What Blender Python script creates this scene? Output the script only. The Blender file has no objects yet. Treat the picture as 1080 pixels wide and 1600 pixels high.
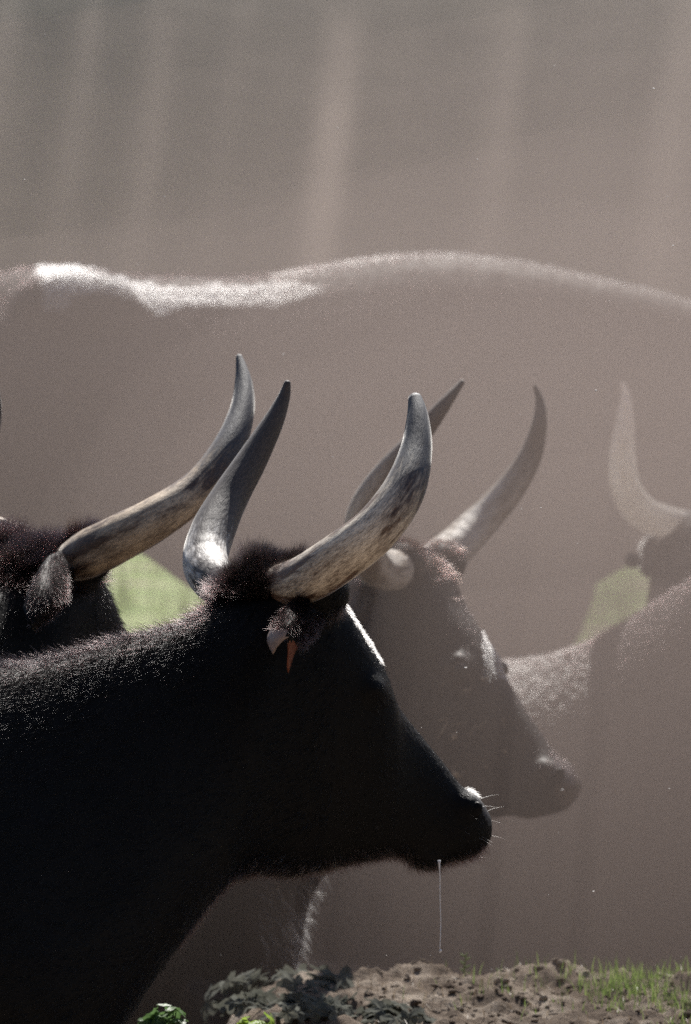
import bpy, bmesh, math, random
import numpy as np
from mathutils import Vector, Matrix

# ------------------------------------------------------------------ camera, world, sun, exposure
SC = bpy.context.scene
COL = SC.collection
H = 1.40                      # camera height; its horizon runs through row 1000 of the 1600-row photograph
F = 8600.0                    # focal length in photo pixels
cam_d = bpy.data.cameras.new('camera'); cam = bpy.data.objects.new('camera', cam_d); COL.objects.link(cam)
cam.location = (0, 0, H); cam.rotation_euler = (math.radians(90), 0, 0)
cam_d.sensor_fit = 'VERTICAL'; cam_d.sensor_height = 36; cam_d.sensor_width = 24.3
cam_d.lens = F / 1600 * 36; cam_d.shift_y = 0.125
cam_d.clip_start = 0.1; cam_d.clip_end = 2000
cam_d.dof.use_dof = True; cam_d.dof.focus_distance = 8.0; cam_d.dof.aperture_fstop = 6.3
SC.camera = cam

SUN_EL, SUN_AZ = math.radians(54), math.radians(10)   # azimuth measured from +Y (away from camera), negative = left
W = bpy.data.worlds.new('World'); SC.world = W; W.use_nodes = True
nt = W.node_tree; bg = nt.nodes['Background']
sky = nt.nodes.new('ShaderNodeTexSky'); sky.sky_type = 'NISHITA'; sky.sun_disc = False
sky.sun_elevation = SUN_EL; sky.sun_rotation = SUN_AZ
nt.links.new(sky.outputs[0], bg.inputs[0]); bg.inputs[1].default_value = 0.05
sd = Vector((math.sin(SUN_AZ) * math.cos(SUN_EL), math.cos(SUN_AZ) * math.cos(SUN_EL), math.sin(SUN_EL)))
sun_d = bpy.data.lights.new('sun', 'SUN'); sun = bpy.data.objects.new('sun', sun_d); COL.objects.link(sun)
sun_d.energy = 5.0; sun_d.angle = math.radians(0.5); sun_d.color = (1, 0.965, 0.91)
sun.rotation_euler = sd.to_track_quat('Z', 'Y').to_euler()
SC.view_settings.view_transform = 'Standard'; SC.view_settings.look = 'None'
SC.view_settings.gamma = 1; SC.view_settings.exposure = 1.15; SC.view_settings.use_curve_mapping = False
SC.render.engine = 'CYCLES'
SC.cycles.use_denoising = False      # the photograph is grainy; a denoiser would smooth the dust and coats away
SC.cycles.max_bounces = 8; SC.cycles.volume_bounces = 2; SC.cycles.transparent_max_bounces = 16
SC.cycles.sample_clamp_indirect = 4.0; SC.cycles.sample_clamp_direct = 2.5; SC.cycles.caustics_reflective = False; SC.cycles.caustics_refractive = False

# ------------------------------------------------------------------ helpers
def px(x, y, d):              # a photo position at depth d, as a world point
    return np.array([(x - 540) / F * d, d, H + (1000 - y) / F * d])

def vnoise(p, seed=0):        # vectorised 3D value noise, -1..1
    p = np.asarray(p, float); i = np.floor(p).astype(np.int64); f = p - i; f = f * f * (3 - 2 * f)
    def h(a, b, c):
        n = (a * 374761393 + b * 668265263 + c * 2147483647 + seed * 144665) & 0xffffffff
        n = ((n ^ (n >> 13)) * 1274126177) & 0xffffffff
        n = ((n ^ (n >> 16)) * 2246822519) & 0xffffffff
        return ((n ^ (n >> 15)) & 0xffff) / 32767.5 - 1
    r = 0
    for a in (0, 1):
        for b in (0, 1):
            for c in (0, 1):
                w = (f[:, 0] if a else 1 - f[:, 0]) * (f[:, 1] if b else 1 - f[:, 1]) * (f[:, 2] if c else 1 - f[:, 2])
                r = r + w * h(i[:, 0] + a, i[:, 1] + b, i[:, 2] + c)
    return r
def fbm(p, octv=4, seed=0, gain=0.5):
    p = np.asarray(p, float); s = 0; a = 1.0; t = 0
    for k in range(octv):
        s = s + a * vnoise(p * (2.03 ** k) + 17.3 * k, seed + k); t += a; a *= gain
    return s / t

def mesh_from(name, V, Fc, mats=(), smooth=True):
    me = bpy.data.meshes.new(name); me.from_pydata([tuple(v) for v in V], [], Fc)
    for m in mats: me.materials.append(m)
    if smooth: me.polygons.foreach_set('use_smooth', [True] * len(me.polygons))
    me.update(); return me
def link(name, data, parent=None, loc=None):
    o = bpy.data.objects.new(name, data); COL.objects.link(o)
    if parent: o.parent = parent
    if loc is not None: o.location = loc
    return o
def tag(o, label=None, cat=None, group=None, kind=None):
    for k, v in (('label', label), ('category', cat), ('group', group), ('kind', kind)):
        if v: o[k] = v
    return o
def base_empty(name, loc, label, cat, group=None):
    o = bpy.data.objects.new(name, None); COL.objects.link(o); o.location = loc; o.empty_display_size = 0.1
    return tag(o, label, cat, group)

def mat(name):
    m = bpy.data.materials.new(name); m.use_nodes = True; n = m.node_tree.nodes; l = m.node_tree.links
    return m, n, l, n['Principled BSDF']
def ramp(n, stops, interp='LINEAR'):
    r = n.new('ShaderNodeValToRGB'); e = r.color_ramp.elements; r.color_ramp.interpolation = interp
    while len(e) < len(stops): e.new(0.5)
    for k, (p, c) in enumerate(stops):
        e[k].position = p; e[k].color = (*c, 1) if len(c) == 3 else c
    return r
def noise(n, l, vec, scale, detail=4, rough=0.55):
    t = n.new('ShaderNodeTexNoise'); t.inputs['Scale'].default_value = scale
    t.inputs['Detail'].default_value = detail; t.inputs['Roughness'].default_value = rough
    if vec is not None: l.new(vec, t.inputs['Vector'])
    return t
def bump(n, l, h, strength, dist, b):
    bp = n.new('ShaderNodeBump'); bp.inputs['Strength'].default_value = strength; bp.inputs['Distance'].default_value = dist
    l.new(h, bp.inputs['Height']); l.new(bp.outputs[0], b.inputs['Normal']); return bp

# ------------------------------------------------------------------ materials
def coat_mat(name, c1, c2, rough=0.55, spec=0.25, sheen=0.0):
    m, n, l, b = mat(name); tc = n.new('ShaderNodeTexCoord')
    t = noise(n, l, tc.outputs['Object'], 9, 5); r = ramp(n, [(0.35, c1), (0.7, c2)])
    l.new(t.outputs[0], r.inputs[0]); l.new(r.outputs[0], b.inputs['Base Color'])
    b.inputs['Roughness'].default_value = rough; b.inputs['Specular IOR Level'].default_value = spec
    b.inputs['Sheen Weight'].default_value = sheen
    t2 = noise(n, l, tc.outputs['Object'], 130, 3); bump(n, l, t2.outputs[0], 0.35, 0.004, b); return m
def hair_mat(name, c, rough=0.3, rad=0.3, ior=1.45):
    m = bpy.data.materials.new(name); m.use_nodes = True; n = m.node_tree.nodes; l = m.node_tree.links
    n.remove(n['Principled BSDF']); h = n.new('ShaderNodeBsdfHairPrincipled')
    h.parametrization = 'COLOR'; h.inputs['Color'].default_value = (*c, 1)
    for k, v in (('Roughness', rough), ('Radial Roughness', rad), ('Random Roughness', 0.3), ('IOR', ior)):
        if k in h.inputs: h.inputs[k].default_value = v
    l.new(h.outputs[0], n['Material Output'].inputs['Surface']); return m
M_black = coat_mat('black_coat', (0.0018, 0.0018, 0.0021), (0.004, 0.0036, 0.0036), 0.55, 0.12)
M_brown = coat_mat('dark_brown_coat', (0.014, 0.010, 0.009), (0.03, 0.022, 0.018))
M_dusty = coat_mat('dusty_dark_coat', (0.02, 0.015, 0.013), (0.05, 0.04, 0.034), 0.6, 0.2)
M_pale = coat_mat('pale_sunlit_coat', (0.30, 0.27, 0.24), (0.5, 0.46, 0.42), 0.6, 0.3)  # paler copy of the coat, standing in for sunlit fur
H_black = hair_mat('black_hair', (0.002, 0.0019, 0.002), 0.15, 0.2, 1.31)
H_brown = hair_mat('brown_hair', (0.013, 0.008, 0.008), 0.17, 0.25, 1.33)
H_pale = hair_mat('pale_and_sunlit_hair', (0.42, 0.38, 0.34), 0.6, 0.6)
H_white = hair_mat('white_and_sunlit_hair', (0.75, 0.72, 0.70), 0.6, 0.6)
H_red = hair_mat('russet_hair', (0.11, 0.05, 0.035), 0.32)
def skin_mat(name, c, rough=0.4, sub=0.0):
    m, n, l, b = mat(name); tc = n.new('ShaderNodeTexCoord')
    t = noise(n, l, tc.outputs['Object'], 60, 4)
    r = ramp(n, [(0.3, [x * 0.75 for x in c]), (0.7, [min(1, x * 1.2) for x in c])])
    l.new(t.outputs[0], r.inputs[0]); l.new(r.outputs[0], b.inputs['Base Color'])
    b.inputs['Roughness'].default_value = rough
    if sub:
        mix = n.new('ShaderNodeMixShader'); mix.inputs[0].default_value = sub
        tr = n.new('ShaderNodeBsdfTranslucent'); l.new(r.outputs[0], tr.inputs[0])
        l.new(b.outputs[0], mix.inputs[1]); l.new(tr.outputs[0], mix.inputs[2])
        l.new(mix.outputs[0], n['Material Output'].inputs['Surface'])
    t2 = noise(n, l, tc.outputs['Object'], 400, 2); bump(n, l, t2.outputs[0], 0.3, 0.001, b)
    return m
M_muzzle = skin_mat('wet_black_nose', (0.010, 0.010, 0.012), 0.55)
M_muzzle_br = skin_mat('brown_nose', (0.05, 0.035, 0.03), 0.35)
M_earpink = skin_mat('pale_ear_skin', (0.36, 0.28, 0.25), 0.5, 0.35)
M_earorange = skin_mat('orange_ear_skin', (0.28, 0.10, 0.06), 0.45, 0.45)
m, n, l, b = mat('eye_gloss'); b.inputs['Base Color'].default_value = (0.006, 0.005, 0.005, 1); b.inputs['Roughness'].default_value = 0.08; M_eye = m
m, n, l, b = mat('saliva'); b.inputs['Base Color'].default_value = (0.95, 0.96, 0.98, 1); b.inputs['Roughness'].default_value = 0.15
b.inputs['Transmission Weight'].default_value = 0.35; b.inputs['IOR'].default_value = 1.33; M_saliva = m

def horn_mat(name, ivory, stain, tip, t0=0.45, t1=0.72, glow=0.0):
    m, n, l, b = mat(name)
    at = n.new('ShaderNodeAttribute'); at.attribute_name = 't'
    av = n.new('ShaderNodeAttribute'); av.attribute_name = 'hv'
    t1n = noise(n, l, av.outputs['Vector'], 3.0, 8, 0.72)
    big = noise(n, l, av.outputs['Vector'], 1.1, 4, 0.6); bm_ = n.new('ShaderNodeMath'); bm_.operation = 'MULTIPLY_ADD'; bm_.inputs[1].default_value = 0.9; bs = n.new('ShaderNodeMath'); bs.operation = 'MULTIPLY_ADD'; bs.inputs[1].default_value = 0.55; bs.inputs[2].default_value = -0.225; l.new(t1n.outputs[0], bs.inputs[0]); l.new(big.outputs[0], bm_.inputs[0]); l.new(bs.outputs[0], bm_.inputs[2])
    r1 = ramp(n, [(0.40, ivory), (0.50, [0.5 * (a + c) for a, c in zip(ivory, stain)]), (0.56, stain)])
    l.new(bm_.outputs[0], r1.inputs[0])
    fine = noise(n, l, av.outputs['Vector'], 9, 5, 0.7)
    # tip blend: position along the horn, broken up by the streak noise
    ad = n.new('ShaderNodeMath'); ad.operation = 'MULTIPLY_ADD'; ad.inputs[1].default_value = 0.55; l.new(fine.outputs[0], ad.inputs[0]); l.new(at.outputs['Fac'], ad.inputs[2])
    mr = n.new('ShaderNodeMapRange'); mr.inputs[1].default_value = t0 + 0.27; mr.inputs[2].default_value = t1 + 0.27; l.new(ad.outputs[0], mr.inputs[0])
    mx = n.new('ShaderNodeMix'); mx.data_type = 'RGBA'; l.new(mr.outputs[0], mx.inputs[0]); l.new(r1.outputs[0], mx.inputs[6])
    r2 = ramp(n, [(0.35, [x * 0.7 for x in tip]), (0.7, [x * 1.5 for x in tip])]); l.new(fine.outputs[0], r2.inputs[0]); l.new(r2.outputs[0], mx.inputs[7])
    cr = noise(n, l, av.outputs['Vector'], 16, 8, 0.8); rc = ramp(n, [(0.40, (0.30, 0.24, 0.20)), (0.48, (0.95, 0.92, 0.90)), (0.56, (1.35, 1.32, 1.28))]); l.new(cr.outputs[0], rc.inputs[0])
    mm_ = n.new('ShaderNodeMix'); mm_.data_type = 'RGBA'; mm_.blend_type = 'MULTIPLY'; mm_.inputs[0].default_value = 0.0 if glow else 0.75; l.new(mx.outputs[2], mm_.inputs[6]); l.new(rc.outputs[0], mm_.inputs[7]); mx = mm_
    l.new(mx.outputs[2], b.inputs['Base Color'])
    rr = n.new('ShaderNodeMapRange'); rr.inputs[3].default_value = 0.42; rr.inputs[4].default_value = 0.68; l.new(fine.outputs[0], rr.inputs[0]); l.new(rr.outputs[0], b.inputs['Roughness'])
    b.inputs['Specular IOR Level'].default_value = 0.45; b.inputs['Sheen Weight'].default_value = 0.55; b.inputs['Sheen Roughness'].default_value = 0.22; b.inputs['Sheen Tint'].default_value = (1, 0.98, 0.95, 1)
    # growth rings near the root, faint streaks further on
    sep = n.new('ShaderNodeMath'); sep.operation = 'MULTIPLY_ADD'; sep.inputs[1].default_value = 95; l.new(at.outputs['Fac'], sep.inputs[0])
    sc = n.new('ShaderNodeMath'); sc.operation = 'MULTIPLY'; sc.inputs[1].default_value = 7; l.new(t1n.outputs[0], sc.inputs[0]); l.new(sc.outputs[0], sep.inputs[2])
    sn = n.new('ShaderNodeMath'); sn.operation = 'SINE'; l.new(sep.outputs[0], sn.inputs[0])
    fade = n.new('ShaderNodeMapRange'); fade.inputs[1].default_value = 0.45; fade.inputs[2].default_value = 0.1; fade.inputs[3].default_value = 0; fade.inputs[4].default_value = 0.5; l.new(at.outputs['Fac'], fade.inputs[0])
    ml = n.new('ShaderNodeMath'); ml.operation = 'MULTIPLY'; l.new(sn.outputs[0], ml.inputs[0]); l.new(fade.outputs[0], ml.inputs[1])
    a2 = n.new('ShaderNodeMath'); l.new(ml.outputs[0], a2.inputs[0]); l.new(fine.outputs[0], a2.inputs[1])
    bump(n, l, a2.outputs[0], 0.45, 0.0025, b)
    if glow:
        mixn = n.new('ShaderNodeMixShader'); mixn.inputs[0].default_value = glow; ts = n.new('ShaderNodeBsdfTranslucent'); l.new(mx.outputs[2], ts.inputs[0])
        l.new(b.outputs[0], mixn.inputs[1]); l.new(ts.outputs[0], mixn.inputs[2]); l.new(mixn.outputs[0], n['Material Output'].inputs['Surface'])
    return m
M_hornA = horn_mat('weathered_ivory_horn', (0.60, 0.54, 0.45), (0.10, 0.06, 0.04), (0.045, 0.045, 0.052), 0.48, 0.72)
M_hornA2 = horn_mat('weathered_grey_horn', (0.58, 0.56, 0.54), (0.05, 0.038, 0.034), (0.060, 0.050, 0.046), 0.26, 0.42)
M_hornB = horn_mat('brown_horn', (0.50, 0.40, 0.29), (0.09, 0.055, 0.038), (0.050, 0.047, 0.052), 0.48, 0.66)
M_hornC = horn_mat('grey_ivory_horn', (0.50, 0.47, 0.43), (0.22, 0.18, 0.14), (0.12, 0.095, 0.08), 0.5, 0.8)
M_hornE = horn_mat('pale_ivory_horn', (0.92, 0.89, 0.85), (0.75, 0.70, 0.65), (0.75, 0.70, 0.67), 0.6, 0.9, 0.58)

# ------------------------------------------------------------------ terrain
def sstep(a, b, x): t = np.clip((x - a) / (b - a), 0, 1); return t * t * (3 - 2 * t)
def ground_z(x, y, detail=True):
    x = np.asarray(x, float); y = np.asarray(y, float)
    z = np.interp(y, [-400, -60, -30, -14, -7, 8.2, 9.2, 10, 11, 12.5, 14, 18, 22, 27, 34, 45, 60, 90, 600],
                  [26, 24, 17, 7, 0, 0, 0.06, 0.14, 0.26, 0.86, 1.05, 1.48, 1.74, 1.95, 4.4, 9, 14, 20, 24])  # rise behind the camera is added, unseen, to cut low sky light
    up = sstep(8.12, 8.62, y) * (1 - sstep(9.18, 10.0, y))       # a low bank of loose soil
    side = sstep(-0.62, -0.10, x) * (1 - sstep(2.6, 4.2, x))
    crest = np.interp(y, [8, 8.62, 9.2, 10], [0.70, 0.755, 0.832, 0.77]) + 0.0 * x
    z = z * (1 - up * side) + crest * up * side
    if detail:
        p = np.stack([x, y, 0 * x], 1)
        z = z + 0.35 * np.clip((y - 14) / 20, 0, 1) * fbm(p * 0.35, 3, 5)
        near = np.exp(-((y - 9) / 6.0) ** 2)
        z = z + near * (0.013 * fbm(p * 5, 3, 11) + 0.014 * np.abs(fbm(p * 16, 3, 21)) + 0.010 * fbm(p * 45, 3, 31))
        z = z + up * side * (0.022 * np.maximum(0, fbm(p * np.array([9, 13, 1]), 2, 41)) * 1.6 + 0.010 * np.maximum(0, fbm(p * 80, 2, 51)))
    return z
def axis(lo, hi, step, a, b, grow=1.22):
    c = list(np.arange(lo, hi + 1e-6, step)); s = step; v = hi
    while v < b: s *= grow; v += s; c.append(v)
    s = step; v = lo
    while v > a: s *= grow; v -= s; c.insert(0, v)
    return np.array(c)
xs = axis(-0.7, 0.75, 0.0055, -300, 300); ys = axis(8.45, 9.35, 0.0065, -300, 600, 1.18)
X, Y = np.meshgrid(xs, ys); Z = ground_z(X.ravel(), Y.ravel()).reshape(X.shape)
nx, ny = len(xs), len(ys)
V = np.stack([X.ravel(), Y.ravel(), Z.ravel()], 1)
idx = np.arange(nx * ny).reshape(ny, nx)
Q = np.stack([idx[:-1, :-1], idx[:-1, 1:], idx[1:, 1:], idx[1:, :-1]], -1).reshape(-1, 4)
me = bpy.data.meshes.new('ground'); me.vertices.add(len(V)); me.vertices.foreach_set('co', V.ravel())
me.loops.add(Q.size); me.loops.foreach_set('vertex_index', Q.ravel()); me.polygons.add(len(Q))
me.polygons.foreach_set('loop_start', np.arange(0, Q.size, 4)); me.polygons.foreach_set('loop_total', np.full(len(Q), 4))
me.polygons.foreach_set('use_smooth', np.ones(len(Q), bool)); me.update(); me.validate()
m, n, l, b = mat('soil_and_meadow'); geo = n.new('ShaderNodeNewGeometry'); sp = n.new('ShaderNodeSeparateXYZ'); l.new(geo.outputs['Position'], sp.inputs[0])
t = noise(n, l, geo.outputs['Position'], 14, 8, 0.65)
soil = ramp(n, [(0.3, (0.09, 0.065, 0.048)), (0.5, (0.22, 0.17, 0.13)), (0.66, (0.46, 0.385, 0.31))]); l.new(t.outputs[0], soil.inputs[0])
tg = noise(n, l, geo.outputs['Position'], 2.4, 5)
grass = ramp(n, [(0.3, (0.26, 0.40, 0.12)), (0.52, (0.48, 0.60, 0.26)), (0.68, (0.56, 0.48, 0.38))]); l.new(tg.outputs[0], grass.inputs[0])
hill = ramp(n, [(0.3, (0.022, 0.018, 0.013)), (0.7, (0.05, 0.042, 0.032))]); l.new(tg.outputs[0], hill.inputs[0])
def band(lo, hi):
    r_ = n.new('ShaderNodeMapRange'); r_.interpolation_type = 'SMOOTHSTEP'; r_.inputs[1].default_value = lo; r_.inputs[2].default_value = hi; l.new(sp.outputs[1], r_.inputs[0]); return r_
mx = n.new('ShaderNodeMix'); mx.data_type = 'RGBA'; l.new(band(13.3, 14.2).outputs[0], mx.inputs[0]); l.new(soil.outputs[0], mx.inputs[6]); l.new(grass.outputs[0], mx.inputs[7])
mx2 = n.new('ShaderNodeMix'); mx2.data_type = 'RGBA'; l.new(band(22.5, 24.5).outputs[0], mx2.inputs[0]); l.new(mx.outputs[2], mx2.inputs[6]); l.new(hill.outputs[0], mx2.inputs[7])
mx3 = n.new('ShaderNodeMix'); mx3.data_type = 'RGBA'; l.new(band(-9, -5).outputs[0], mx3.inputs[0]); l.new(hill.outputs[0], mx3.inputs[6]); l.new(mx2.outputs[2], mx3.inputs[7])
l.new(mx3.outputs[2], b.inputs['Base Color']); b.inputs['Roughness'].default_value = 0.9; b.inputs['Specular IOR Level'].default_value = 0.15
t2 = noise(n, l, geo.outputs['Position'], 220, 4, 0.7); bump(n, l, t2.outputs[0], 0.9, 0.009, b)
me.materials.append(m); ground = link('ground', me); tag(ground, kind='structure')
M_soil = m

# ------------------------------------------------------------------ cattle
class Plan:
    """plan-view spine of an animal: s=0 at the poll, s>0 towards the muzzle, heading may vary along it"""
    def __init__(self, pxx, d, heads):       # heads: [(s, heading in degrees)], 0 = facing photo-right, + = away
        self.s = np.linspace(-3.2, 1.2, 881); th = np.radians(np.interp(self.s, [h[0] for h in heads], [h[1] for h in heads]))
        k = np.ones(25) / 25; th = np.convolve(np.pad(th, 12, mode='edge'), k, 'valid')
        self.th = th; ds = self.s[1] - self.s[0]
        x = np.concatenate([[0], np.cumsum(np.cos(th[:-1]) * ds)]); y = np.concatenate([[0], np.cumsum(np.sin(th[:-1]) * ds)])
        i0 = np.argmin(abs(self.s)); p = px(pxx, 1000, d); self.x = x - x[i0] + p[0]; self.y = y - y[i0] + p[1]
    def at(self, s):
        return np.interp(s, self.s, self.x), np.interp(s, self.s, self.y), np.interp(s, self.s, self.th)
    def P(self, s, z, lat=0.0):              # lat>0: animal's left = away from the camera
        x, y, th = self.at(s); return np.array([x - math.sin(th) * lat, y + math.cos(th) * lat, z])
    def surf(self, X, Y, lat):               # point at lateral offset lat that sits at photo position X, Y
        L = np.array([self.P(q, 0, lat)[:2] for q in np.linspace(-.6, .7, 261)]); u = L[:, 0] / L[:, 1]
        s = np.interp((X - 540) / F, u, np.linspace(-.6, .7, 261)); y = np.interp(s, np.linspace(-.6, .7, 261), L[:, 1]); return s, H + (1000 - Y) / F * y
    def from_px(self, X, Y):
        u = self.x / self.y; ut = (X - 540) / F; s = np.interp(ut, u, self.s); y = np.interp(s, self.s, self.y)
        return s, H + (1000 - Y) / F * y

def catmull(A, sub):
    A = np.asarray(A, float); n_ = len(A); out = []
    for i in range(n_ - 1):
        p0 = A[max(i - 1, 0)]; p1 = A[i]; p2 = A[i + 1]; p3 = A[min(i + 2, n_ - 1)]
        for k in range(sub):
            t_ = k / sub; out.append(0.5 * (2 * p1 + (p2 - p0) * t_ + (2 * p0 - 5 * p1 + 4 * p2 - p3) * t_ ** 2 + (3 * p1 - p0 - 3 * p2 + p3) * t_ ** 3))
    out.append(A[-1]); return np.array(out)

class Shell:                                  # collects closed shells for one voxel-joined surface
    def __init__(self): self.V = []; self.F = []; self.n = 0
    def rings(self, R):
        R = [np.asarray(r) for r in R]; m_ = len(R[0]); o = self.n
        for r in R: self.V.append(r)
        c0, c1 = R[0].mean(0), R[-1].mean(0); self.V.append(np.array([c0, c1])); k = len(R)
        for i in range(k - 1):
            for j in range(m_):
                a = o + i * m_ + j; b_ = o + i * m_ + (j + 1) % m_
                self.F.append((a, b_, b_ + m_, a + m_))
        ca = o + k * m_; cb = ca + 1
        for j in range(m_):
            self.F.append((ca, o + (j + 1) % m_, o + j)); self.F.append((cb, o + (k - 1) * m_ + j, o + (k - 1) * m_ + (j + 1) % m_))
        self.n = cb + 1
    def tube(self, pts, rad, seg=14, sub=5, squash=1.0):
        D = catmull(np.hstack([np.asarray(pts, float), np.asarray(rad, float)[:, None]]), sub)
        self.rings(tube_rings(D, seg, squash))
    def ball(self, c, r, seg=16):
        c = np.asarray(c, float); r = np.broadcast_to(np.asarray(r, float), 3); R = []
        for i in range(1, 10):
            a = math.pi * i / 10; ph = np.linspace(0, 2 * math.pi, seg, endpoint=False)
            R.append(c + np.stack([np.sin(a) * np.cos(ph), np.sin(a) * np.sin(ph), np.full(seg, math.cos(a))], 1) * r)
        self.rings(R)
    def all(self): return np.vstack(self.V), self.F
def tube_rings(D, seg, squash=1.0, up0=(0.3, 1, 0.2)):
    P_ = D[:, :3]; T = np.gradient(P_, axis=0); T /= np.linalg.norm(T, axis=1)[:, None] + 1e-12
    u = np.array(up0, float); R = []; ph = np.linspace(0, 2 * math.pi, seg, endpoint=False)
    for i in range(len(D)):
        u = u - T[i] * np.dot(u, T[i]); u /= np.linalg.norm(u); v = np.cross(T[i], u)
        R.append(P_[i] + D[i, 3] * (np.cos(ph)[:, None] * u * squash + np.sin(ph)[:, None] * v))
    return R

def loft(sh, plan, st, sub=5, seg=28, p=0.85):
    """st rows: s_top, z_top, s_bot, z_bot, half width upper, half width lower"""
    D = catmull(st, sub); ph = np.linspace(0, 2 * math.pi, seg, endpoint=False); c, s_ = np.cos(ph), np.sin(ph)
    v = np.sign(c) * abs(c) ** p; lt = np.sign(s_) * abs(s_) ** p; R = []
    for st_, zt, sb, zb, wt, wb in D:
        sm = 0.5 * (st_ + sb) + 0.5 * (st_ - sb) * v; z = 0.5 * (zt + zb) + 0.5 * (zt - zb) * v
        w = wb + (wt - wb) * (v + 1) / 2
        R.append(np.array([plan.P(a, b_, q) for a, b_, q in zip(sm, z, lt * w)]))
    sh.rings(R)

def remesh(V, Fc, voxel, smooth_it, name):
    me = mesh_from('tmp', V, Fc); o = link('tmp', me)
    md = o.modifiers.new('r', 'REMESH'); md.mode = 'VOXEL'; md.voxel_size = voxel; md.use_smooth_shade = True
    s1 = o.modifiers.new('s', 'SMOOTH'); s1.iterations = smooth_it; s1.factor = 0.5
    dg = bpy.context.evaluated_depsgraph_get(); dg.update()
    out = bpy.data.meshes.new_from_object(o.evaluated_get(dg)); out.name = name
    bpy.data.objects.remove(o); bpy.data.meshes.remove(me)
    out.polygons.foreach_set('use_smooth', np.ones(len(out.polygons), bool)); return out

def add_leg(sh, plan, s, lat, ztop, zg, hind=False, k=1.0):
    h = ztop - zg
    if not hind:
        pts = [(0.02, 1.0, .8), (0.0, 0.80, 1), (-0.02, 0.62, 1), (0.015, 0.44, 1), (0.0, 0.22, 1), (0.0, 0.10, 1), (0.04, 0.02, 1)]
        rr = [.15, .125, .085, .058, .036, .042, .055]
    else:
        pts = [(0.02, 1.0, .8), (0.06, 0.80, 1), (0.02, 0.62, 1), (-0.13, 0.44, 1), (-0.09, 0.22, 1), (-0.07, 0.10, 1), (-0.03, 0.02, 1)]
        rr = [.19, .17, .11, .06, .04, .044, .055]
    sh.tube([plan.P(s + a, zg + h * b_, lat * c_) for a, b_, c_ in pts], np.array(rr) * k, 14, 4)

def fur(name, parent, origin, V, T, N, w, count, dirf, lenf, rad, material, seed, pts=4, curl=0.25, clump=0.5):
    """real strands grown from the skin, combed along dirf"""
    rng = np.random.default_rng(seed)
    A = np.linalg.norm(np.cross(V[T[:, 1]] - V[T[:, 0]], V[T[:, 2]] - V[T[:, 0]]), axis=1) * w
    if A.sum() <= 0: return None
    k = rng.choice(len(T), count, p=A / A.sum()); r1 = np.sqrt(rng.random(count)); r2 = rng.random(count)
    P0 = (1 - r1)[:, None] * V[T[k, 0]] + (r1 * (1 - r2))[:, None] * V[T[k, 1]] + (r1 * r2)[:, None] * V[T[k, 2]]
    Nn = N[T[k, 0]] + N[T[k, 1]] + N[T[k, 2]]; Nn /= np.linalg.norm(Nn, axis=1)[:, None]
    d, lift = dirf(P0, Nn); d = d - Nn * (d * Nn).sum(1)[:, None]; d /= np.linalg.norm(d, axis=1)[:, None] + 1e-9
    L = lenf(P0, Nn) * rng.uniform(0.6, 1.15, count)
    cn = np.stack([fbm(P0 * 55, 2, 3), fbm(P0 * 55, 2, 4), fbm(P0 * 55, 2, 5)], 1) * clump + rng.normal(0, curl, (count, 3))
    dd = d * (1 - lift)[:, None] + Nn * lift[:, None] + cn * 0.6
    dd /= np.linalg.norm(dd, axis=1)[:, None]
    C = np.zeros((count, pts, 3)); C[:, 0] = P0 - Nn * 0.001; cur = P0.copy(); bendv = d * 0.35 + np.array([0, 0, -0.18]) + rng.normal(0, curl * 0.5, (count, 3))
    for i in range(1, pts):
        cur = cur + dd * (L / (pts - 1))[:, None]; C[:, i] = cur; dd = dd + bendv * (1.2 / pts); dd /= np.linalg.norm(dd, axis=1)[:, None]
    return strands(name, C - np.asarray(origin), rad, material, parent)
def strands(name, C, rad, material, parent, taper=True):
    count, pts = C.shape[:2]
    cu = bpy.data.hair_curves.new(name); cu.add_curves([pts] * count)
    cu.attributes['position'].data.foreach_set('vector', C.astype(np.float32).ravel())
    ra = cu.attributes.get('radius') or cu.attributes.new('radius', 'FLOAT', 'POINT')
    prof = np.linspace(1, 0.15, pts) if taper else np.ones(pts)
    rv = np.broadcast_to(rad, (count,))[:, None] * prof[None]
    ra.data.foreach_set('value', rv.astype(np.float32).ravel()); cu.materials.append(material)
    return link(name, cu, parent)

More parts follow.
